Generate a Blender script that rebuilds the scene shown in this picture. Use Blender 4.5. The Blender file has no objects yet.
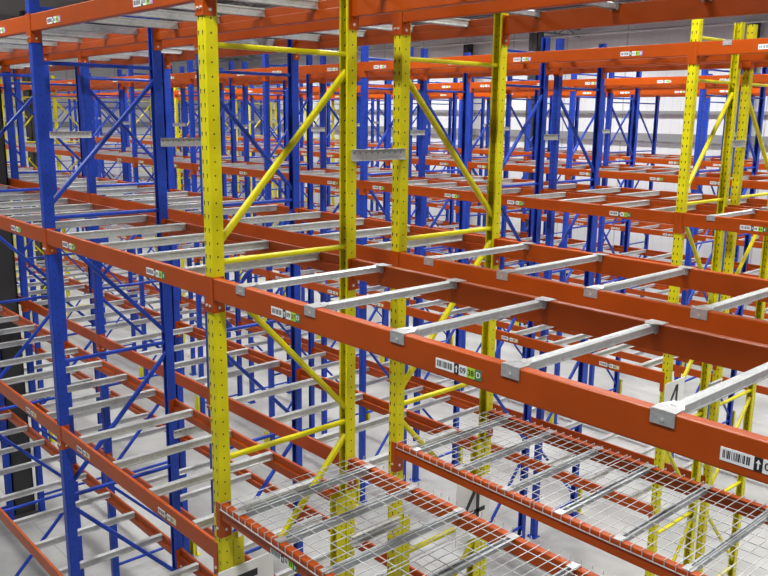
import bpy, math, random
import numpy as np
from mathutils import Vector, Matrix
from mathutils.bvhtree import BVHTree
random.seed(4)
SC = bpy.context.scene
COL = SC.collection

# ------------------------------------------------------------------ materials
def new_mat(name):
    m = bpy.data.materials.new(name); m.use_nodes = True
    nt = m.node_tree
    return m, nt, nt.nodes['Principled BSDF']

def math_node(nt, op, a, b=None):
    n = nt.nodes.new('ShaderNodeMath'); n.operation = op
    for i, v in enumerate((a, b)):
        if v is None: continue
        if isinstance(v, (int, float)): n.inputs[i].default_value = v
        else: nt.links.new(v, n.inputs[i])
    return n.outputs[0]

def painted(name, col, rough=.4, var=.10, scale=7.0, spec=.32):
    m, nt, b = new_mat(name)
    tc = nt.nodes.new('ShaderNodeTexCoord')
    nz = nt.nodes.new('ShaderNodeTexNoise'); nz.inputs['Scale'].default_value = scale; nz.inputs['Detail'].default_value = 4
    nt.links.new(tc.outputs['Object'], nz.inputs['Vector'])
    rp = nt.nodes.new('ShaderNodeMapRange')
    rp.inputs['From Min'].default_value = .3; rp.inputs['From Max'].default_value = .7
    rp.inputs['To Min'].default_value = 1 - var; rp.inputs['To Max'].default_value = 1 + var
    nt.links.new(nz.outputs['Fac'], rp.inputs['Value'])
    mx = nt.nodes.new('ShaderNodeVectorMath'); mx.operation = 'SCALE'
    mx.inputs[0].default_value = col
    nt.links.new(rp.outputs[0], mx.inputs['Scale'])
    nt.links.new(mx.outputs[0], b.inputs['Base Color'])
    b.inputs['Roughness'].default_value = rough
    b.inputs['Specular IOR Level'].default_value = spec
    return m, nt, b, mx.outputs[0], tc

def slotted(name, col, rough=.4):
    """painted upright steel: two columns of slots in the web, one column of round holes in the flanges"""
    m, nt, b, base, tc = painted(name, col, rough)
    sp = nt.nodes.new('ShaderNodeSeparateXYZ'); nt.links.new(tc.outputs['Object'], sp.inputs[0])
    sn = nt.nodes.new('ShaderNodeSeparateXYZ'); nt.links.new(tc.outputs['Normal'], sn.inputs[0])
    P = .0762
    fz = math_node(nt, 'SUBTRACT', math_node(nt, 'FRACT', math_node(nt, 'DIVIDE', sp.outputs[2], P)), .5)
    az = math_node(nt, 'MULTIPLY', math_node(nt, 'ABSOLUTE', fz), P)
    ax = math_node(nt, 'ABSOLUTE', math_node(nt, 'SUBTRACT', math_node(nt, 'ABSOLUTE', sp.outputs[0]), .021))
    taper = math_node(nt, 'ADD', .0048, math_node(nt, 'MULTIPLY', fz, .012))
    slot = math_node(nt, 'MULTIPLY', math_node(nt, 'LESS_THAN', az, .0125), math_node(nt, 'LESS_THAN', ax, taper))
    web = math_node(nt, 'GREATER_THAN', math_node(nt, 'ABSOLUTE', sn.outputs[1]), .7)
    slot = math_node(nt, 'MULTIPLY', slot, web)
    yy = math_node(nt, 'ABSOLUTE', sp.outputs[1])
    r2 = math_node(nt, 'ADD', math_node(nt, 'MULTIPLY', az, az), math_node(nt, 'MULTIPLY', yy, yy))
    hole = math_node(nt, 'MULTIPLY', math_node(nt, 'LESS_THAN', r2, .0055 ** 2),
                     math_node(nt, 'GREATER_THAN', math_node(nt, 'ABSOLUTE', sn.outputs[0]), .7))
    dark = math_node(nt, 'MAXIMUM', slot, hole)
    mix = nt.nodes.new('ShaderNodeMix'); mix.data_type = 'RGBA'
    nt.links.new(dark, mix.inputs['Factor'])
    nt.links.new(base, mix.inputs['A']); mix.inputs['B'].default_value = (.02, .02, .018, 1)
    nt.links.new(mix.outputs['Result'], b.inputs['Base Color'])
    return m

def galv(name, col=(.55, .56, .57), rough=.42, metal=.35, perforated=False):
    m, nt, b = new_mat(name)
    tc = nt.nodes.new('ShaderNodeTexCoord')
    vo = nt.nodes.new('ShaderNodeTexVoronoi'); vo.inputs['Scale'].default_value = 60
    nt.links.new(tc.outputs['Object'], vo.inputs['Vector'])
    nz = nt.nodes.new('ShaderNodeTexNoise'); nz.inputs['Scale'].default_value = 9; nz.inputs['Detail'].default_value = 6
    nt.links.new(tc.outputs['Object'], nz.inputs['Vector'])
    s = math_node(nt, 'ADD', math_node(nt, 'MULTIPLY', nz.outputs['Fac'], .5), math_node(nt, 'MULTIPLY', vo.outputs['Color'], .22))
    mx = nt.nodes.new('ShaderNodeVectorMath'); mx.operation = 'SCALE'; mx.inputs[0].default_value = col
    nt.links.new(math_node(nt, 'ADD', .64, s), mx.inputs['Scale'])
    out = mx.outputs[0]
    if perforated:
        sp = nt.nodes.new('ShaderNodeSeparateXYZ'); nt.links.new(tc.outputs['Object'], sp.inputs[0])
        fy = math_node(nt, 'ABSOLUTE', math_node(nt, 'SUBTRACT', math_node(nt, 'FRACT', math_node(nt, 'DIVIDE', sp.outputs[1], .05)), .5))
        d = math_node(nt, 'MULTIPLY', math_node(nt, 'LESS_THAN', fy, .16),
                      math_node(nt, 'LESS_THAN', math_node(nt, 'ABSOLUTE', math_node(nt, 'SUBTRACT', sp.outputs[2], .012)), .007))
        mix = nt.nodes.new('ShaderNodeMix'); mix.data_type = 'RGBA'
        nt.links.new(d, mix.inputs['Factor']); nt.links.new(out, mix.inputs['A']); mix.inputs['B'].default_value = (.26, .26, .26, 1)
        out = mix.outputs['Result']
    nt.links.new(out, b.inputs['Base Color'])
    b.inputs['Metallic'].default_value = metal
    b.inputs['Roughness'].default_value = rough
    return m

def plain(name, col, rough=.5, metal=0.0, emit=0.0):
    m, nt, b = new_mat(name)
    b.inputs['Base Color'].default_value = (*col, 1); b.inputs['Roughness'].default_value = rough
    b.inputs['Metallic'].default_value = metal
    if emit:
        b.inputs['Emission Color'].default_value = (1, .98, .94, 1); b.inputs['Emission Strength'].default_value = emit
    return m

YEL = (.64, .57, .004); BLU = (.014, .052, .40); ORA = (.39, .058, .0015)
M = {}
M['yellow_post'] = slotted('yellow upright steel', YEL, .35)
M['blue_post'] = slotted('blue upright steel', BLU, .38)
M['yellow'] = painted('yellow painted steel', YEL, .33)[0]
M['blue'] = painted('blue painted steel', BLU, .35)[0]
M['orange'] = painted('orange painted steel', ORA, .36, .07, 5)[0]
M['bar'] = galv('galvanized bar steel', (.50, .51, .51), .38, .38)
M['hook'] = galv('galvanized hook steel', (.52, .52, .53), .34, .55)
M['spacer'] = galv('perforated galvanized steel', (.50, .50, .49), .45, .3, True)
M['wire'] = galv('galvanized wire', (.56, .57, .58), .38, .3)
M['channel'] = galv('galvanized deck channel', (.40, .42, .44), .38, .35)
M['bolt'] = plain('zinc bolt', (.75, .74, .70), .3, .6)
M['white'] = plain('white label paper', (.85, .85, .87), .5)
M['black'] = plain('black ink', (.015, .015, .02), .5)
M['green'] = plain('yellow green label', (.40, .66, .04), .5)
M['dkgreen'] = plain('dark green label', (.06, .19, .09), .5)
M['purple'] = plain('violet label', (.42, .25, .62), .5)
M['tan'] = plain('tan label', (.62, .55, .32), .5)
M['sign'] = plain('white sign board', (.86, .85, .80), .45)
M['dark'] = plain('dark grey column paint', (.030, .029, .030), .55)
M['lens'] = plain('lit lamp lens', (1, 1, 1), .5, 0, 14)
M['housing'] = plain('lamp housing', (.55, .55, .55), .45)
M['pipe'] = plain('pipe paint', (.45, .44, .45), .5)
M['joist'] = plain('roof joist steel', (.16, .16, .17), .6)

def floor_mat():
    m, nt, b = new_mat('polished concrete')
    tc = nt.nodes.new('ShaderNodeTexCoord')
    n1 = nt.nodes.new('ShaderNodeTexNoise'); n1.inputs['Scale'].default_value = .7; n1.inputs['Detail'].default_value = 8; n1.inputs['Roughness'].default_value = .65
    nt.links.new(tc.outputs['Object'], n1.inputs['Vector'])
    cr = nt.nodes.new('ShaderNodeValToRGB')
    cr.color_ramp.elements[0].position = .3; cr.color_ramp.elements[0].color = (.25, .25, .242, 1)
    cr.color_ramp.elements[1].position = .72; cr.color_ramp.elements[1].color = (.48, .48, .468, 1)
    nt.links.new(n1.outputs['Fac'], cr.inputs['Fac'])
    sp = nt.nodes.new('ShaderNodeSeparateXYZ'); nt.links.new(tc.outputs['Object'], sp.inputs[0])
    js = []
    for ax, pitch, off in ((0, 4.2, 1.1), (1, 3.6, .55)):
        f = math_node(nt, 'FRACT', math_node(nt, 'DIVIDE', math_node(nt, 'ADD', sp.outputs[ax], off + 100 * pitch), pitch))
        js.append(math_node(nt, 'LESS_THAN', math_node(nt, 'MULTIPLY', math_node(nt, 'ABSOLUTE', math_node(nt, 'SUBTRACT', f, .5)), pitch), .008))
    j = math_node(nt, 'MULTIPLY', math_node(nt, 'MAXIMUM', js[0], js[1]), .6)
    mix = nt.nodes.new('ShaderNodeMix'); mix.data_type = 'RGBA'
    nt.links.new(j, mix.inputs['Factor']); nt.links.new(cr.outputs[0], mix.inputs['A']); mix.inputs['B'].default_value = (.16, .16, .16, 1)
    nt.links.new(mix.outputs['Result'], b.inputs['Base Color'])
    b.inputs['Roughness'].default_value = .32
    return m

def wall_mat():
    """white metal panel wall with fine vertical seams"""
    m, nt, b = new_mat('white metal wall panel')
    tc = nt.nodes.new('ShaderNodeTexCoord')
    sp = nt.nodes.new('ShaderNodeSeparateXYZ'); nt.links.new(tc.outputs['Object'], sp.inputs[0])
    u = math_node(nt, 'ADD', sp.outputs[0], sp.outputs[1])
    f = math_node(nt, 'FRACT', math_node(nt, 'DIVIDE', math_node(nt, 'ADD', u, 200.3), 2.4))
    seam = math_node(nt, 'LESS_THAN', f, .022)
    f2 = math_node(nt, 'FRACT', math_node(nt, 'DIVIDE', math_node(nt, 'ADD', u, 200.3), .3))
    rib = math_node(nt, 'MULTIPLY', math_node(nt, 'LESS_THAN', f2, .12), .12)
    mix = nt.nodes.new('ShaderNodeMix'); mix.data_type = 'RGBA'
    nt.links.new(math_node(nt, 'MAXIMUM', math_node(nt, 'MULTIPLY', seam, .55), rib), mix.inputs['Factor'])
    mix.inputs['A'].default_value = (.68, .68, .71, 1); mix.inputs['B'].default_value = (.30, .29, .31, 1)
    nt.links.new(mix.outputs['Result'], b.inputs['Base Color'])
    b.inputs['Roughness'].default_value = .5
    return m

def ceil_mat():
    m, nt, b = new_mat('dark corrugated roof deck')
    tc = nt.nodes.new('ShaderNodeTexCoord')
    sp = nt.nodes.new('ShaderNodeSeparateXYZ'); nt.links.new(tc.outputs['Object'], sp.inputs[0])
    f = math_node(nt, 'FRACT', math_node(nt, 'MULTIPLY', sp.outputs[0], 5))
    s = math_node(nt, 'LESS_THAN', f, .4)
    mix = nt.nodes.new('ShaderNodeMix'); mix.data_type = 'RGBA'
    nt.links.new(s, mix.inputs['Factor'])
    mix.inputs['A'].default_value = (.13, .13, .135, 1); mix.inputs['B'].default_value = (.06, .06, .065, 1)
    nt.links.new(mix.outputs['Result'], b.inputs['Base Color'])
    b.inputs['Roughness'].default_value = .7
    return m
M['floor'] = floor_mat(); M['wall'] = wall_mat(); M['ceiling'] = ceil_mat()
M['girt'] = plain('grey wall girt', (.24, .24, .25), .5)

# ------------------------------------------------------------------ mesh building
class MB:
    """collects polygons and builds ONE mesh"""
    def __init__(s): s.v = []; s.f = []; s.m = []
    def add(s, vs, fs, mi=0):
        o = len(s.v); s.v += [tuple(v) for v in vs]
        s.f += [[i + o for i in f] for f in fs]; s.m += [mi] * len(fs)
    def box(s, x0, x1, y0, y1, z0, z1, mi=0):
        vs = [(x, y, z) for x in (x0, x1) for y in (y0, y1) for z in (z0, z1)]
        s.add(vs, [(0, 1, 3, 2), (4, 6, 7, 5), (0, 4, 5, 1), (2, 3, 7, 6), (0, 2, 6, 4), (1, 5, 7, 3)], mi)
    def sweep(s, prof, origin, u, v, w, length, mi=0):
        """closed 2D profile (a, b) in axes u, v at origin, pulled along w"""
        origin, u, v, w = map(Vector, (origin, u, v, w)); n = len(prof)
        vs = [origin + u * a + v * b for a, b in prof] + [origin + u * a + v * b + w * length for a, b in prof]
        fs = [(i, (i + 1) % n, n + (i + 1) % n, n + i) for i in range(n)]
        fs += [list(range(n))[::-1], list(range(n, 2 * n))]
        s.add(vs, fs, mi)
    def beam(s, p, q, w, h, up=(0, 0, 1), r=.006, mi=0):
        """rounded rectangular tube from p to q"""
        p, q = Vector(p), Vector(q); d = q - p; L = d.length; d.normalize()
        side = d.cross(Vector(up)).normalized(); u2 = side.cross(d)
        s.sweep(rrect(w, h, r), p, side, u2, d, L, mi)
    def mesh(s, name, mats):
        me = bpy.data.meshes.new(name); me.from_pydata(s.v, [], s.f)
        for m in mats: me.materials.append(m)
        me.polygons.foreach_set('material_index', s.m); me.update()
        import bmesh
        bm = bmesh.new(); bm.from_mesh(me); bmesh.ops.recalc_face_normals(bm, faces=bm.faces); bm.to_mesh(me); bm.free()
        return me

def rrect(w, h, r, n=2):
    out = []
    for cx, cy, a0 in ((w/2-r, h/2-r, 0), (-w/2+r, h/2-r, 90), (-w/2+r, -h/2+r, 180), (w/2-r, -h/2+r, 270)):
        for i in range(n + 1):
            a = math.radians(a0 + 90 * i / n); out.append((cx + r * math.cos(a), cy + r * math.sin(a)))
    return out

def obj(name, me, parent=None, loc=(0, 0, 0), rz=0.0):
    o = bpy.data.objects.new(name, me); COL.objects.link(o)
    o.location = loc; o.rotation_euler = (0, 0, rz)
    if parent is not None: o.parent = parent
    return o
def thing(name, label, cat, loc=(0, 0, 0), rz=0.0, group=None, me=None):
    o = obj(name, me, None, loc, rz); tag(o, label, cat, group); return o
def tag(o, label, cat, group=None):
    o['label'] = label; o['category'] = cat; o['kind'] = 'thing'
    if group: o['group'] = group
def structure(name, me, loc=(0, 0, 0), label=None):
    o = obj(name, me, None, loc); o['kind'] = 'structure'
    if label: o['label'] = label
    return o
def copy_tree(src, parent=None):
    c = src.copy(); COL.objects.link(c)
    if parent is not None: c.parent = parent
    for ch in KIDS.get(src.name, ()): copy_tree(ch, c)
    return c
KIDS = {}
def note_kids(o):
    KIDS[o.name] = list(o.children)
    for c in o.children: note_kids(c)

# ------------------------------------------------------------------ layout
FL = -4.95                       # floor; z = 0 is the top of the main tier of crossbeams
TIERS = {'top': 1.63, 'main': 0.0, 'low': -1.665, 'base': -3.17}
ZDECK = -1.385
TOPZ = 1.88
PW = .080                        # upright section
RIGHT = 3.70                     # clear length of the bays right of the yellow frames
#        name       front Y  depth   bay pitch mirrored  last line
ROWS = [('front',   0.000,   1.067,  2.565,  False, 3),
        ('second',  1.440,   1.067,  2.58,  True,  6),
        ('third',   5.283,   0.955,  2.43,  False, 9),
        ('fourth',  6.440,   1.030,  2.43,  True,  9),
        ('fifth',   10.28,   1.040,  2.46,  False, 12),
        ('sixth',   11.47,   1.040,  2.46,  True,  12),
        ('seventh', 15.30,   1.040,  2.46,  False, 12),
        ('eighth',  16.50,   1.040,  2.46,  True,  12)]
ORD = ['', 'first', 'second', 'third', 'fourth', 'fifth', 'sixth', 'seventh', 'eighth', 'ninth', 'tenth', 'eleventh', 'twelfth']
def line_x(row, k):
    L = ROWS[row][3]
    if k >= 9: return -8 * L - 3.6 - (k - 9) * L
    return -k * L

# ------------------------------------------------------------------ upright frame
HZ = [1.68, 1.28, .08, -1.12, -2.32, -3.52, -4.70]
def post_mesh(mat, z1=TOPZ, z0=FL):
    """lipped C section, web at -Y, open to +Y; local origin at the section's centre, floor height"""
    t, w, d, lip = .0035, PW / 2, PW / 2, .016
    r = .007
    P = [(-w + lip, d), (-w, d), (-w, -d + r), (-w + r, -d), (w - r, -d), (w, -d + r), (w, d), (w - lip, d),
         (w - lip, d - t), (w - t, d - t), (w - t, -d + t), (-w + t, -d + t), (-w + t, d - t), (-w + lip, d - t)]
    b = MB(); n = len(P)
    vs = [(x, y, 0) for x, y in P] + [(x, y, z1 - z0) for x, y in P]
    b.add(vs, [(i, (i + 1) % n, n + (i + 1) % n, n + i) for i in range(n)])
    me = b.mesh('post', [mat]); return me
def foot_mesh(mat):
    b = MB(); b.box(-.065, .065, -.075, .060, 0, .010)
    for x in (-.048, .048): b.sweep(rrect(.02, .02, .008), (x, -.058, .010), (1, 0, 0), (0, 1, 0), (0, 0, 1), .022)
    return b.mesh('foot_plate', [mat])
FR = {}
def make_frame(colour, depth, mirrored, stub):
    key = (colour, round(depth, 3), mirrored, stub)
    if key in FR: return FR[key]
    root = bpy.data.objects.new('upright_frame', None); COL.objects.link(root)
    pm, bm_ = M[colour + '_post'], M[colour]
    if colour not in PM: PM[colour], FM[colour], SM[colour] = post_mesh(pm), foot_mesh(M[colour]), (post_mesh(pm, -1.65), post_mesh(pm, -2.0))
    me, fm = PM[colour], FM[colour]
    x = -PW / 2
    for y, rz in ((PW / 2, 0), (depth - PW / 2, math.pi)):
        p = obj('post', me, root, (x, y, FL), rz)
        obj('foot_plate', fm, p, (0, 0, 0))
        if stub:
            obj('post_reinforcement', SM[colour][1 if mirrored and rz == 0 else 0], root, (x, y + (.082 if rz == 0 else -.082), FL), rz)
    ya, yb = PW * .75, depth - PW * .75
    for z in HZ:
        b = MB(); b.beam((x, ya, z), (x, yb, z), .038, .030, r=.009)
        obj('horizontal_brace', BM.setdefault((colour, 'h', depth, z), b.mesh('horizontal_brace', [bm_])), root)
    for i in range(1, len(HZ) - 1):
        z1, z0 = HZ[i] - .10, HZ[i + 1] + .10
        up = (i % 2 == 1) != mirrored          # rises from front to rear
        b = MB(); b.beam((x, ya, z0 if up else z1), (x, yb, z1 if up else z0), .036, .038, up=(1, 0, 0), r=.010)
        obj('diagonal_brace', BM.setdefault((colour, 'd', depth, i, up), b.mesh('diagonal_brace', [bm_])), root)
    note_kids(root); FR[key] = root
    PROTO.append(root)
    return root
PM, FM, SM, BM, PROTO = {}, {}, {}, {}, []

# ------------------------------------------------------------------ crossbeams
def beam_profile(step, h):
    """cross section (y, z): outer face y = 0, top z = 0; a step towards the inside when bars drop in"""
    r = .007; t = .048
    def arc(cx, cz, a0, a1, n=3):
        return [(cx + r * math.cos(math.radians(a0 + (a1 - a0) * i / n)), cz + r * math.sin(math.radians(a0 + (a1 - a0) * i / n))) for i in range(n + 1)]
    p = arc(r, -r, 180, 90)
    if step:
        s = .026
        p += arc(s - r, -r, 90, 0) + [(s, -.0585)] + arc(t - r, -.0585 - r, 90, 0)
    else:
        p += arc(t - r, -r, 90, 0)
    p += arc(t - r, -h + r, 0, -90) + arc(r, -h + r, 270, 180)
    return p
def connector_mesh(side, z0, z1):
    """angle plate on the upright: side = +1 sits at the beam's +X end"""
    b = MB(); t = .005
    x = 0
    if side > 0: b.box(x - t, x - .001, -.004, .072, z0, z1); b.box(x - t, x + PW / 2 - .001, -.0055, -.001, z0, z1)
    else: b.box(x + .001, x + t, -.004, .072, z0, z1); b.box(x - PW / 2 + .001, x + t, -.0055, -.001, z0, z1)
    return b.mesh('connector', [M['orange']])
def bolt_mesh():
    b = MB()
    b.sweep([(.009 * math.cos(i * math.pi / 3), .009 * math.sin(i * math.pi / 3)) for i in range(6)], (0, 0, 0), (1, 0, 0), (0, 0, 1), (0, -1, 0), .008)
    return b.mesh('bolt', [M['bolt']])
BOLT = bolt_mesh()
CM = {}
def text_polys(txt, size):
    cu = bpy.data.curves.new('lettering', 'FONT'); cu.body = txt; cu.size = size; cu.align_x = 'CENTER'; cu.align_y = 'CENTER'
    cu.resolution_u = 3; cu.offset = size * (.018 if size < .1 else .004)
    o = bpy.data.objects.new('lettering', cu); COL.objects.link(o)
    dg = bpy.context.evaluated_depsgraph_get(); me = bpy.data.meshes.new_from_object(o.evaluated_get(dg))
    vs = [v.co.copy() for v in me.vertices]; fs = [list(p.vertices) for p in me.polygons]
    bpy.data.objects.remove(o); bpy.data.curves.remove(cu); bpy.data.meshes.remove(me)
    return vs, fs
LM = {}
def label_mesh(tier, txt=None):
    """adhesive location label, 24 x 5 cm, facing -Y, centred on the origin"""
    if (tier, txt) in LM: return LM[(tier, txt)]
    b = MB(); H = .0215; e = .0016
    last = {'top': 4, 'main': 3, 'low': 5, 'base': 5}[tier]
    b.box(-.125, -.022, -e, 0, -H, H, 0)                                # barcode field
    x = -.117; rnd = random.Random(7)
    while x < -.032:
        w = rnd.choice((.0016, .0028, .0045)); b.box(x, x + w, -e - .0004, -e, -.012, .014, 1); x += w + rnd.choice((.0016, .0026, .004))
    b.box(-.022, .004, -e, 0, -H, H, 1)                                 # arrow cell
    b.box(-.0115, -.0065, -e - .0005, -e, -.015, .004, 0)
    b.add([(-.017, -e - .0006, .003), (-.001, -e - .0006, .003), (-.009, -e - .0006, .016)], [(0, 1, 2)], 0)
    b.box(.004, .047, -e, 0, -H, H, 0)
    b.box(.047, .089, -e, 0, -H, H, 2 if tier in ('top', 'main') else 5)
    b.box(.089, .125, -e, 0, -H, H, last)
    cells = [(.0255, 1), (.068, 1), (.107, 0)]
    if txt:
        for s, (cx, mi) in zip(txt.split(), cells):
            vs, fs = text_polys(s, .033)
            b.add([(cx + v.x, -e - .0006, v.y) for v in vs], fs, mi)
    else:
        for cx, mi in cells[:2]:                                        # two illegible figures
            for dx in (-.008, .007): b.box(cx + dx - .004, cx + dx + .004, -e - .0004, -e, -.010, .010, mi)
        b.box(.103, .111, -e - .0004, -e, -.010, .010, 0)
    me = b.mesh('barcode_label', [M['white'], M['black'], M['green'], M['dkgreen'], M['purple'], M['tan']])
    LM[(tier, txt)] = me; return me

def make_beam(length, step, labels, tier, bolts, h=.125, deck=False, texts=None):
    """runs along X from 0 to length, outer face at y = 0 looking to -Y, top at z = 0"""
    key = (round(length, 3), step, tuple(labels), tier, bolts, h)
    if key in CM and not texts: return CM[key]
    root = bpy.data.objects.new('rack_crossbeam', None); COL.objects.link(root)
    b = MB(); b.sweep(beam_profile(step, h), (.003, 0, 0), (0, 1, 0), (0, 0, 1), (1, 0, 0), length - .006)
    obj('beam_tube', b.mesh('beam_tube', [M['orange']]), root)
    zc0 = -.205 if not deck else -.225
    for nm, side, x in (('l', -1, 0), ('r', 1, length)):
        c = obj('connector', EM.setdefault((side, zc0), connector_mesh(side, zc0, .004)), root, (x, 0, 0))
        if bolts: obj('bolt', BOLT, c, (side * .022, -.0055, -.165))
        if bolts:
            bo = obj('bolt', BOLT, c, (side * -.004, .034, -.175), -math.pi / 2 if side > 0 else math.pi / 2)
    for i, x in enumerate(labels):
        obj('barcode_label', label_mesh(tier, texts[i] if texts else None), root, (x, 0, -.076))
    note_kids(root); PROTO.append(root)
    if not texts: CM[key] = root
    return root
EM = {}

# ------------------------------------------------------------------ pallet bars
def bar_drop_mesh(length):
    """galvanized channel that drops onto the steps of two beams; along Y from 0, top at z = 0"""
    b = MB(); w, h, t = .024, .058, .004
    P = [(-w, 0), (w, 0), (w, -.010), (w - .006, -.014), (w - .006, -h + .012), (w, -h + .008), (w, -h), (w - .018, -h), (w - .018, -h + t), (w - .010, -h + t),
         (w - .010, -t), (-w + .010, -t), (-w + .010, -h + t), (-w + .018, -h + t), (-w + .018, -h), (-w, -h), (-w, -h + .008), (-w + .006, -h + .012), (-w + .006, -.014), (-w, -.010)]
    b.sweep(P, (0, 0, 0), (1, 0, 0), (0, 0, 1), (0, 1, 0), length)
    return b.mesh('pallet_bar', [M['bar']])
def make_hook_bar(depth):
    """bar between box beams, hooked over the top of both; local y = 0 is the front face of the front beam"""
    root = bpy.data.objects.new('pallet_bar', None); COL.objects.link(root)
    b = MB(); w, h = .018, .040
    z = .006
    P = [(-w, z - .008), (-w + .008, z), (w - .008, z), (w, z - .008), (w, z - h), (w - .004, z - h), (w - .004, z - .006), (-w + .004, z - .006), (-w + .004, z - h), (-w, z - h)]
    b.sweep(P, (0, .060, 0), (1, 0, 0), (0, 0, 1), (0, 1, 0), depth - .12)
    b.box(-w - .005, -w, .075, depth - .075, z - h, z - h + .003); b.box(w, w + .005, .075, depth - .075, z - h, z - h + .003)
    obj('bar', b.mesh('bar', [M['bar']]), root)
    b = MB()
    q = .043; t = .0035
    b.box(-q, q, -t, .056, 0, t)                     # plate on top of the beam
    b.box(-q, q, -t - .001, -.001, -.046, t)                    # tab down the outer face
    b.add([(-q, .056, t), (q, .056, t), (w, .10, z + .002), (-w, .10, z + .002), (-q, .056, 0), (q, .056, 0), (w, .10, z - .003), (-w, .10, z - .003)],
          [(0, 1, 2, 3), (7, 6, 5, 4), (1, 5, 6, 2), (0, 3, 7, 4), (3, 2, 6, 7), (0, 4, 5, 1)])
    b.box(-w - .008, -w, .051, .075, -.042, t); b.box(w, w + .008, .051, .075, -.042, t)
    hm = b.mesh('end_hook', [M['hook']])
    for y, rz in ((0, 0), (depth, math.pi)):
        hk = obj('end_hook', hm, root, (0, y, 0), rz)
        obj('screw', SCREW, hk, (0, -.0035, -.028))
    note_kids(root); PROTO.append(root); return root
def screw_mesh():
    b = MB(); b.sweep([(.006 * math.cos(i * math.pi / 4), .006 * math.sin(i * math.pi / 4)) for i in range(8)], (0, 0, 0), (1, 0, 0), (0, 0, 1), (0, -1, 0), .004)
    return b.mesh('screw', [M['bolt']])
SCREW = screw_mesh()

# ------------------------------------------------------------------ wire decks
def make_deck(width, depth, chans, rear_tips):
    """welded wire deck; x from 0 to width, y from 0 (front face of front beam) to depth, z = 0 is the beam tops"""
    root = bpy.data.objects.new('wire_deck', None); COL.objects.link(root)
    b = MB(); r = .0018; zt = .010
    def wire(p, q): b.beam(p, q, 2 * r, 2 * r, up=(.3, .2, .9), r=.0012)
    n = int(round(width / .067))
    for i in range(n + 1):
        x = .006 + (width - .012) * i / n
        b.box(x - r, x + r, -.004, depth + .002, zt - r, zt + r)
        b.box(x - r, x + r, -.0065, -.0012, -.030, zt + r)
        if rear_tips: b.box(x - r, x + r, depth - .002, depth + .003, zt, zt + .024)
        else: b.box(x - r, x + r, depth + .0012, depth + .0065, -.030, zt + r)
    ys = [-.001 + (depth) * j / 10 for j in range(11)]
    for y in ys[1:-1]: b.box(0, width, y - r, y + r, zt - 3 * r, zt - r)
    b.box(0, width, -.0115, -.0062, -.030, -.0245)
    if not rear_tips: b.box(0, width, depth + .0062, depth + .0115, -.030, -.0245)
    obj('wire_mesh', b.mesh('wire_mesh', [M['wire']]), root)
    if 'ch' not in EM:
        b = MB(); w = .021
        P = [(-w, .002), (-w, -.034), (-w + .004, -.034), (-w + .004, -.002), (w - .004, -.002), (w - .004, -.034), (w, -.034), (w, .002)]
        P = [(-.022, .0015), (-.010, .0015), (-.010, -.032), (.010, -.032), (.010, .0015), (.022, .0015), (.022, -.0015), (.013, -.0015), (.013, -.035), (-.013, -.035), (-.013, -.0015), (-.022, -.0015)]
        b.sweep(P, (0, .054, 0), (1, 0, 0), (0, 0, 1), (0, 1, 0), depth - .108)
        EM['ch'] = b.mesh('support_channel', [M['channel']])
        b = MB(); b.box(-.029, .029, .004, .065, .0015, .0045)
        EM['tab'] = b.mesh('channel_tab', [M['hook']])
    for x in chans:
        c = obj('support_channel', EM['ch'], root, (x, 0, 0))
        obj('channel_tab', EM['tab'], c); obj('channel_tab', EM['tab'], c, (0, depth, 0), math.pi)
    note_kids(root); PROTO.append(root); return root

# ------------------------------------------------------------------ populate
HB = {}
ALL = {'frame': [], 'beam': [], 'bar': []}
def bay_words(k):
    if k == 0: return 'bay right of yellow frames'
    return f'{ORD[k]} bay left of yellow frames'
TW = {'top': 'top tier', 'main': 'second tier', 'low': 'third tier', 'base': 'lowest tier'}

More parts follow.
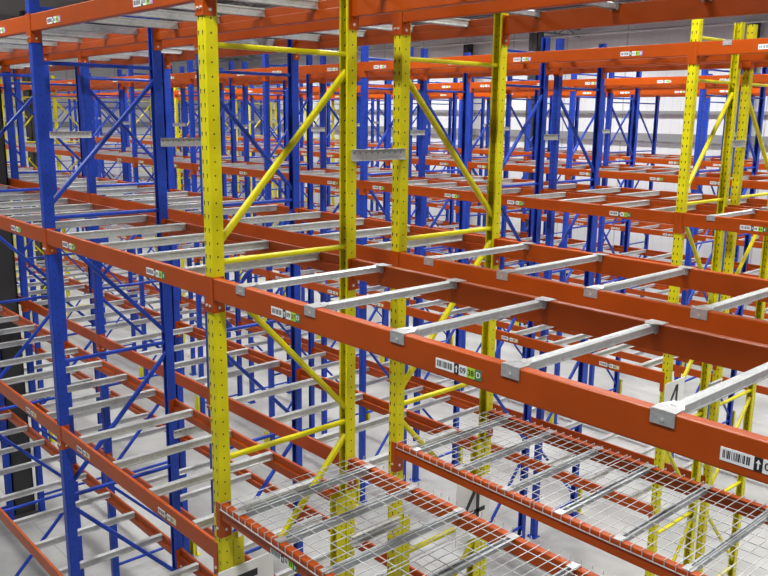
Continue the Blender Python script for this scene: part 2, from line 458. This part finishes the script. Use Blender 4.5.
for ri, (rn, Y, D, L, mir, kmax) in enumerate(ROWS):
    # frames
    for k in range(0, kmax + 1):
        if ri >= 4 and k == 0: continue
        colour = 'yellow' if k in (0, 8, 9) else 'blue'
        o = copy_tree(make_frame(colour, D, mir, k == 0 and ri < 2))
        o.location = (line_x(ri, k), Y, 0)
        if k == 0: lb = f'yellow upright frame at the near end of the {rn} rack row'
        elif k in (8, 9): lb = f'{"nearer" if k == 8 else "farther"} of two far yellow upright frames in the {rn} rack row'
        else: lb = f'blue upright frame, {ORD[k]} left of yellow frames, in the {rn} rack row'
        tag(o, lb, 'rack frame', 'upright rack frames')
        ALL['frame'].append(o)
    # crossbeams and bars
    for k in range(0, kmax + 1):
        if k == 0 and ri > 3: continue
        tiers = ['top', 'main', 'low', 'base']
        if k == 0: tiers = ['top', 'main'] + (['deck'] if ri < 2 else [])
        if k == 9: tiers = ['top', 'main']
        x1 = line_x(ri, k - 1) - PW if k else RIGHT
        x0 = line_x(ri, k) if k else 0.0
        n = x1 - x0
        for tier in tiers:
            z = ZDECK if tier == 'deck' else TIERS[tier] - (.05 if tier == 'top' and ri > 3 else 0)
            aisle_front = ri % 2 == 0
            for far in (False, True):
                lab = []
                if aisle_front != far and tier in ('top', 'main', 'low') and k < 9:
                    lab = [.71, 1.90, 3.11] if k == 0 else [n - .62, n - 2.02]
                    if far: lab = [n - x for x in lab]
                if tier == 'deck': lab = [.66, 1.86, 3.06] if ri == 0 and not far else []
                texts = None
                if ri == 0 and k == 0 and not far and tier == 'main': texts = ['09 37 D', '09 38 D', '09 39 D']
                p = make_beam(n, k > 0, lab, 'main' if tier == 'deck' else tier, ri < 2 and k < 3, .130 if (k == 0 and tier != 'deck') else (.100 if tier == 'deck' else .125), tier == 'deck', texts)
                o = copy_tree(p)
                o.location = (x1, Y + D, z) if far else (x0, Y, z)
                o.rotation_euler = (0, 0, math.pi if far else 0)
                lb = f'orange crossbeam, {"far" if far else "near"} side of {rn} rack row, {bay_words(k)}, {TW.get(tier, "wire deck tier")}'
                tag(o, lb, 'rack beam', 'orange rack crossbeams')
                ALL['beam'].append(o)
            if tier == 'deck': continue
            if k == 0:
                xs = [.295 + .6235 * i for i in range(6)]
                for i, x in enumerate(xs):
                    if D not in HB: HB[D] = make_hook_bar(D)
                    p = HB[D]
                    o = copy_tree(p); o.location = (x, Y, z + .0008)
                    tag(o, f'hooked galvanized bar, {ORD[i+1]} right of the yellow frame, {TW[tier]}, {rn} rack row', 'pallet bar', 'galvanized pallet bars')
                    ALL['bar'].append(o)
            else:
                offs = [.38, .99, 1.59, 2.23] if k != 9 else [.4, 1.1, 1.8, 2.5, 3.1]
                if L < 2.5 and k != 9: offs = [.36, .92, 1.50, 2.08]
                for i, off in enumerate(offs):
                    if ('bar', D) not in EM: EM[('bar', D)] = bar_drop_mesh(D - .055)
                    me = EM[('bar', D)]
                    o = obj('pallet_bar', me, None, (x1 + PW - off, Y + .0275, z + .001))
                    tag(o, f'galvanized bar, {ORD[i+1]} from right, {TW[tier]}, {bay_words(k)}, {rn} rack row', 'pallet bar', 'galvanized pallet bars')
                    ALL['bar'].append(o)

# ------------------------------------------------------------------ wire decks in the first two rows
for ri in (0, 1):
    rn, Y, D = ROWS[ri][0], ROWS[ri][1], ROWS[ri][2]
    p = make_deck(1.205, D, (.17, .58, .99), ri == 0)
    for i in range(3):
        o = copy_tree(p); o.location = (.014 + i * 1.222, Y, ZDECK + .0008)
        tag(o, f'galvanized wire mesh deck, {ORD[i+1]} from the yellow frame in the {rn} rack row', 'wire deck', 'galvanized wire decks')

# ------------------------------------------------------------------ row spacers between back-to-back frames
def spacer_mesh(n):
    b = MB(); t = .003; h = .036
    P = [(0, -h), (t, -h), (t, h), (0, h)]
    b.box(0, t, -.045, n + .045, -h, h)
    b.box(0, .028, -.045, n + .045, h - t, h); b.box(0, .028, -.045, n + .045, -h, -h + t)
    return b.mesh('row_spacer', [M['spacer']])
ROWPAIR = {0: 'first and second', 2: 'third and fourth', 4: 'fifth and sixth', 6: 'seventh and eighth'}
for ri in (0, 2, 4, 6):
    y0 = ROWS[ri][1] + ROWS[ri][2]; y1 = ROWS[ri + 1][1]; sm = spacer_mesh(y1 - y0)
    for k in range(0 if ri < 4 else 1, ROWS[ri][5] + 1):
        for z, w in ((.665, 'upper'), (-2.0, 'lower')):
            x = line_x(ri, k)
            if ri == 0 and k == 3: continue
            where = 'at yellow frames' if k == 0 else f'{ORD[k]} frame left of yellow'
            thing('row_spacer', f'{w} grey spacer joining {ROWPAIR[ri]} rack rows, {where}', 'row spacer', (x + .001, y0, z), 0, 'perforated row spacers', sm)

# ------------------------------------------------------------------ yellow post guards on the aisle side of the uprights
def guard_mesh():
    b = MB(); t = .008
    b.box(-.055, .055, -.008, 0, 0, .42); b.box(.047, .055, -.008, .042, 0, .42); b.box(-.055, -.047, -.008, .042, 0, .42)
    b.box(-.085, .085, -.05, 0, 0, .010)
    return b.mesh('post_guard', [M['yellow']])
GM = guard_mesh()
GUARDS = []
for ri, (rn, Y, D, L, mir, kmax) in enumerate(ROWS):
    for k in range(1, min(kmax, 7) + 1):
        back = ri % 2 == 1
        o = thing('post_guard', f'yellow post guard on floor at {rn} rack row, frame {ORD[k]} left of yellow frames', 'post guard',
                  (line_x(ri, k) - PW / 2, Y - .085 if not back else Y + D + .085, FL), math.pi if back else 0, 'yellow post guards', GM)
        GUARDS.append(o)

# ------------------------------------------------------------------ aisle number signs on the yellow frames
def make_sign(txt, label, loc, w=.40, h=.52):
    """board in the YZ plane looking to +X, top left corner of the board (as read) at loc"""
    root = bpy.data.objects.new('aisle_sign', None); COL.objects.link(root); root.location = loc
    b = MB(); b.box(0, .006, 0, w, -h, 0); obj('board', b.mesh('board', [M['sign']]), root)
    b = MB()
    if txt == '4':                                                      # thin-stroked figure
        yc = w * .62
        for p_, q_ in (((.008, yc, -h * .10), (.008, yc, -h * .74)), ((.008, yc - .01, -h * .12), (.008, w * .20, -h * .56)), ((.008, w * .18, -h * .55), (.008, w * .84, -h * .55))):
            b.beam(p_, q_, .004, .036, up=(0, 1, 0) if p_[1] == q_[1] else (0, 0, 1), r=.001)
    else:
        vs, fs = text_polys(txt, .96 * h); b.add([(.0068, w / 2 + v.x, -h / 2 + v.y) for v in vs], fs)
    obj('number', b.mesh('number', [M['black']]), root)
    tag(root, label, 'sign', 'aisle number signs'); return root
make_sign('5', 'white aisle sign with black number, low on near post of front yellow frame', (.004, -.03, -1.83))
make_sign('4', 'white aisle sign with black 4 on the second rack row yellow frame', (.004, 2.10, -1.92))
make_sign('4', 'white aisle sign with black 4 on the third rack row yellow frame', (.004, 5.22, -1.76))
make_sign('1', 'small distant white aisle sign with black 1 on far yellow frame', (line_x(6, 8) + .004, 15.24, -1.27), .36, .36)

# ------------------------------------------------------------------ building shell
XW, XE, YN, YS, CZ = -36.0, 12.0, 22.5, -9.0, 3.99
def slab(x0, x1, y0, y1, z0, z1, mat, name):
    b = MB(); b.box(x0, x1, y0, y1, z0, z1); return b.mesh(name, [mat])
structure('floor', slab(XW, XE, YS, YN, FL - .2, FL, M['floor'], 'floor'), label='light grey polished concrete floor')
structure('ceiling', slab(XW, XE, YS, YN, CZ, CZ + .2, M['ceiling'], 'ceiling'), label='dark corrugated roof deck')
structure('wall_back', slab(XW, XE, YN, YN + .2, FL, CZ, M['wall'], 'wall_back'), label='white metal panel wall behind the racks')
structure('wall_left', slab(XW - .2, XW, YS, YN, FL, CZ, M['wall'], 'wall_left'), label='white metal panel wall at the far end of the rows')
ti = 1
for z, h in ((.30, .13), (1.10, .05), (-2.4, .08)):
    structure(f'trim_{ti}', slab(XW, XE, YN - .12, YN, z - h, z + h, M['girt'], 'girt'), label='grey horizontal girt along the back wall'); ti += 1
    structure(f'trim_{ti}', slab(XW, XW + .12, YS, YN, z - h, z + h, M['girt'], 'girt'), label='grey horizontal girt along the left wall'); ti += 1
# roof trusses: top and bottom chord with zigzag web
def truss_mesh(n, axis):
    b = MB(); z0, z1 = 0, .24
    def pt(a, z): return (a, 0, z) if axis == 'x' else (0, a, z)
    b.beam(pt(0, z0), pt(n, z0), .09, .06); b.beam(pt(0, z1), pt(n, z1), .09, .06)
    a, s, i = 0, .55, 0
    while a + s <= n:
        b.beam(pt(a, z0 if i % 2 else z1), pt(a + s, z1 if i % 2 else z0), .03, .03, up=(0, 1, 0) if axis == 'x' else (1, 0, 0)); a += s; i += 1
    return b.mesh('truss', [M['joist']])
tm = truss_mesh(XE - XW, 'x'); tl = truss_mesh(YN - YS, 'y')
for i in range(9):
    structure(f'trim_{ti}', tm, (XW, -6 + i * 2.75, 3.70), 'steel roof joist under the dark deck'); ti += 1
for x in (-34.0, -25.5, -13.5, -1.5):
    structure(f'trim_{ti}', tl, (x, YS, 3.66), 'steel roof girder across the hall'); ti += 1
def girder_mesh(n):
    b = MB(); b.box(0, n, -.01, .01, 0, .50); b.box(0, n, -.10, .10, 0, .02); b.box(0, n, -.10, .10, .48, .50)
    return b.mesh('girder', [M['joist']])
structure(f'trim_{ti}', girder_mesh(XE - XW), (XW, 18.6, 3.46), 'dark steel roof girder in front of the back wall'); ti += 1
# dark building columns
def column(x, y, w):
    global ti
    b = MB(); b.box(-w/2, w/2, -w/2, -w/2 + .02, 0, 3.68 - FL); b.box(-w/2, w/2, w/2 - .02, w/2, 0, 3.68 - FL); b.box(-.01, .01, -w/2, w/2, 0, 3.68 - FL)
    b.box(-w/2, -w/2 + .012, -w/2, w/2, 0, 3.68 - FL); b.box(w/2 - .012, w/2, -w/2, w/2, 0, 3.68 - FL)
    b.box(-w/2 - .08, w/2 + .08, -w/2 - .08, w/2 + .08, 0, .03)
    structure(f'trim_{ti}', b.mesh('building_column', [M['dark']]), (x, y, FL), 'dark steel building column'); ti += 1
column(-7.98, 1.255, .30)
column(-10.6, 16.42, .28)
column(-7.25, 22.2, .26); column(-18.4, 22.2, .26); column(-27.3, 8.5, .30); column(-20.9, 6.38, .28)
# sprinkler pipes
def pipe(p, q, r, label):
    b = MB(); b.beam(p, q, 2 * r, 2 * r, r=r * .98)
    thing('ceiling_sprinkler_pipe', label, 'pipe', me=b.mesh('ceiling_sprinkler_pipe', [M['pipe']]))
pipe((XW + .2, 21.6, 3.62), (XE - 1, 21.6, 3.62), .04, 'grey sprinkler pipe under roof in front of the back wall')
pipe((XW + .2, -2.1, 3.45), (XE - 1, -2.1, 3.45), .05, 'grey sprinkler pipe under roof along the nearest aisle')

# ------------------------------------------------------------------ ceiling lamps
def lamp_mesh():
    b = MB(); b.box(-.62, .62, -.20, .20, 0, .05); b.box(-.5, .5, -.10, .10, .05, .11)
    h = b.mesh('housing', [M['housing']])
    b = MB()
    for y in (-.10, .10): b.sweep(rrect(.15, .02, .008), (-.58, y, -.008), (0, 1, 0), (0, 0, 1), (1, 0, 0), 1.16)
    return h, b.mesh('lens', [M['lens']])
HM, LNM = lamp_mesh()
AISLES = [(-1.35, 'nearest'), (3.9, 'second'), (8.9, 'third'), (13.9, 'fourth'), (20.2, 'fifth')]
for yi, (y, an) in enumerate(AISLES):
    for xi, x in enumerate((5.0, .8, -3.4, -7.6, -11.8, -16.0, -20.2, -24.4, -29.5)):
        t = bpy.data.objects.new('ceiling_light', None); COL.objects.link(t); t.location = (x, y, 3.72)
        tag(t, f'twin white ceiling light over the {an} aisle, {ORD[xi+1]} along from the near end', 'ceiling light', 'ceiling lights over the aisles')
        obj('housing', HM, t); obj('lens', LNM, t)
        ld = bpy.data.lights.new('lamp_glow', 'AREA'); ld.shape = 'RECTANGLE'; ld.size = 1.2; ld.size_y = .4
        ld.energy = 150 * (.72, .80 if x > -5 else .6, 1.0, 1.2, 1.0)[yi]; ld.color = (.985, 1, .975); ld.spread = math.radians(150)
        lo = bpy.data.objects.new('lamp_glow', ld); COL.objects.link(lo); lo.location = (x, y, 3.69)

# ------------------------------------------------------------------ world: added dim even fill, entering through the unbuilt sides behind the camera
w = bpy.data.worlds.new('hall'); SC.world = w; w.use_nodes = True
bg = w.node_tree.nodes['Background']; bg.inputs[0].default_value = (.95, .97, 1, 1); bg.inputs[1].default_value = .17

# ------------------------------------------------------------------ camera
cam_d = bpy.data.cameras.new('camera'); cam = bpy.data.objects.new('camera', cam_d); COL.objects.link(cam)
yaw, pitch, roll = 0.836, -0.2081, 0.0117
fw = Vector((-math.sin(yaw) * math.cos(pitch), math.cos(yaw) * math.cos(pitch), math.sin(pitch)))
rt = fw.cross(Vector((0, 0, 1))).normalized(); up = rt.cross(fw)
c, s = math.cos(roll), math.sin(roll)
r2 = c * rt + s * up; u2 = -s * rt + c * up
mw = Matrix((r2, u2, -fw)).transposed().to_4x4(); mw.translation = Vector((4.0281, -2.3287, .916))
cam.matrix_world = mw
cam_d.sensor_width = 36; cam_d.lens = 818.85 / 768 * 36; cam_d.clip_start = .05; cam_d.clip_end = 200
SC.camera = cam

# drop the source copies that only served for duplication
def drop(o):
    for c_ in list(o.children): drop(c_)
    bpy.data.objects.remove(o)
for o in PROTO: drop(o)

# ------------------------------------------------------------------ keep the 290 of a kind that show largest; the rest of a kind is one mass
bpy.context.view_layer.update()
owners, V_, F_, base = [], [], [], 0
def top(o):
    while o.parent: o = o.parent
    return o
for o in SC.objects:
    if o.type != 'MESH': continue
    me = o.data; n = len(me.vertices)
    co = np.empty(n * 3); me.vertices.foreach_get('co', co); co = co.reshape(-1, 3)
    m = np.array(o.matrix_world); co = co @ m[:3, :3].T + m[:3, 3]
    V_.append(co); t = top(o).name
    for p in me.polygons: F_.append([i + base for i in p.vertices]); owners.append(t)
    base += n
tree = BVHTree.FromPolygons([tuple(v) for v in np.concatenate(V_)], F_)
hits = {}
eye = mw.translation
for py in range(0, 576, 2):
    for px in range(0, 768, 2):
        d = (r2 * ((px + .5 - 384) / 818.85) - u2 * ((py + .5 - 288) / 818.85) + fw).normalized()
        r = tree.ray_cast(eye, d)
        if r[2] is not None: hits[owners[r[2]]] = hits.get(owners[r[2]], 0) + 1
del tree, V_, F_
def descend(o):
    out = [o]
    for c_ in o.children: out += descend(c_)
    return out
def mass(objs, name, label):
    b = MB(); mats, idx = [], {}
    for root in objs:
        for o in descend(root):
            if o.type != 'MESH': continue
            me = o.data; mm = o.matrix_world
            for m_ in me.materials:
                if m_.name not in idx: idx[m_.name] = len(mats); mats.append(m_)
            off = len(b.v); b.v += [tuple(mm @ v.co) for v in me.vertices]
            for p in me.polygons:
                b.f.append([i + off for i in p.vertices]); b.m.append(idx[me.materials[p.material_index].name])
    me = bpy.data.meshes.new(name); me.from_pydata(b.v, [], b.f)
    for m_ in mats: me.materials.append(m_)
    me.polygons.foreach_set('material_index', b.m); me.update()
    for o in objs: drop(o)
    r = obj(name, me); r['kind'] = 'stuff'; r['label'] = label
STAT = {}
for kind, nm, lb in (('beam', 'rack_crossbeam', 'remaining orange crossbeams, small or hidden deep in the far rack rows'),
                     ('bar', 'pallet_bar', 'remaining galvanized bars, small or hidden deep in the far rack rows')):
    lst = sorted(ALL[kind], key=lambda o: -hits.get(o.name, 0))
    keep = [o for o in lst[:295] if hits.get(o.name, 0) >= 2]
    ks = {o.name for o in keep}
    rest = [o for o in lst if o.name not in ks]
    STAT[kind] = (len(lst), sum(1 for o in lst if hits.get(o.name)), len(keep), hits.get(keep[-1].name))
    mass(rest, nm, lb)
unseen = [o for o in GUARDS if not hits.get(o.name)]
for o in unseen: drop(o)
for o in [o for o in SC.objects if o.parent is None and o.name.startswith('row_spacer') and not hits.get(o.name)]: drop(o)
for o in [o for o in ALL['frame'] if not hits.get(o.name)]: STAT.setdefault('hidden frames', []).append(o['label']); drop(o)
print('STAT', STAT)

SC.view_settings.view_transform = 'Standard'; SC.view_settings.look = 'None'
SC.view_settings.exposure = 0.24; SC.view_settings.gamma = 1; SC.view_settings.use_curve_mapping = False
SC.cycles.use_denoising = True
SC.cycles.max_bounces = 8; SC.cycles.diffuse_bounces = 5
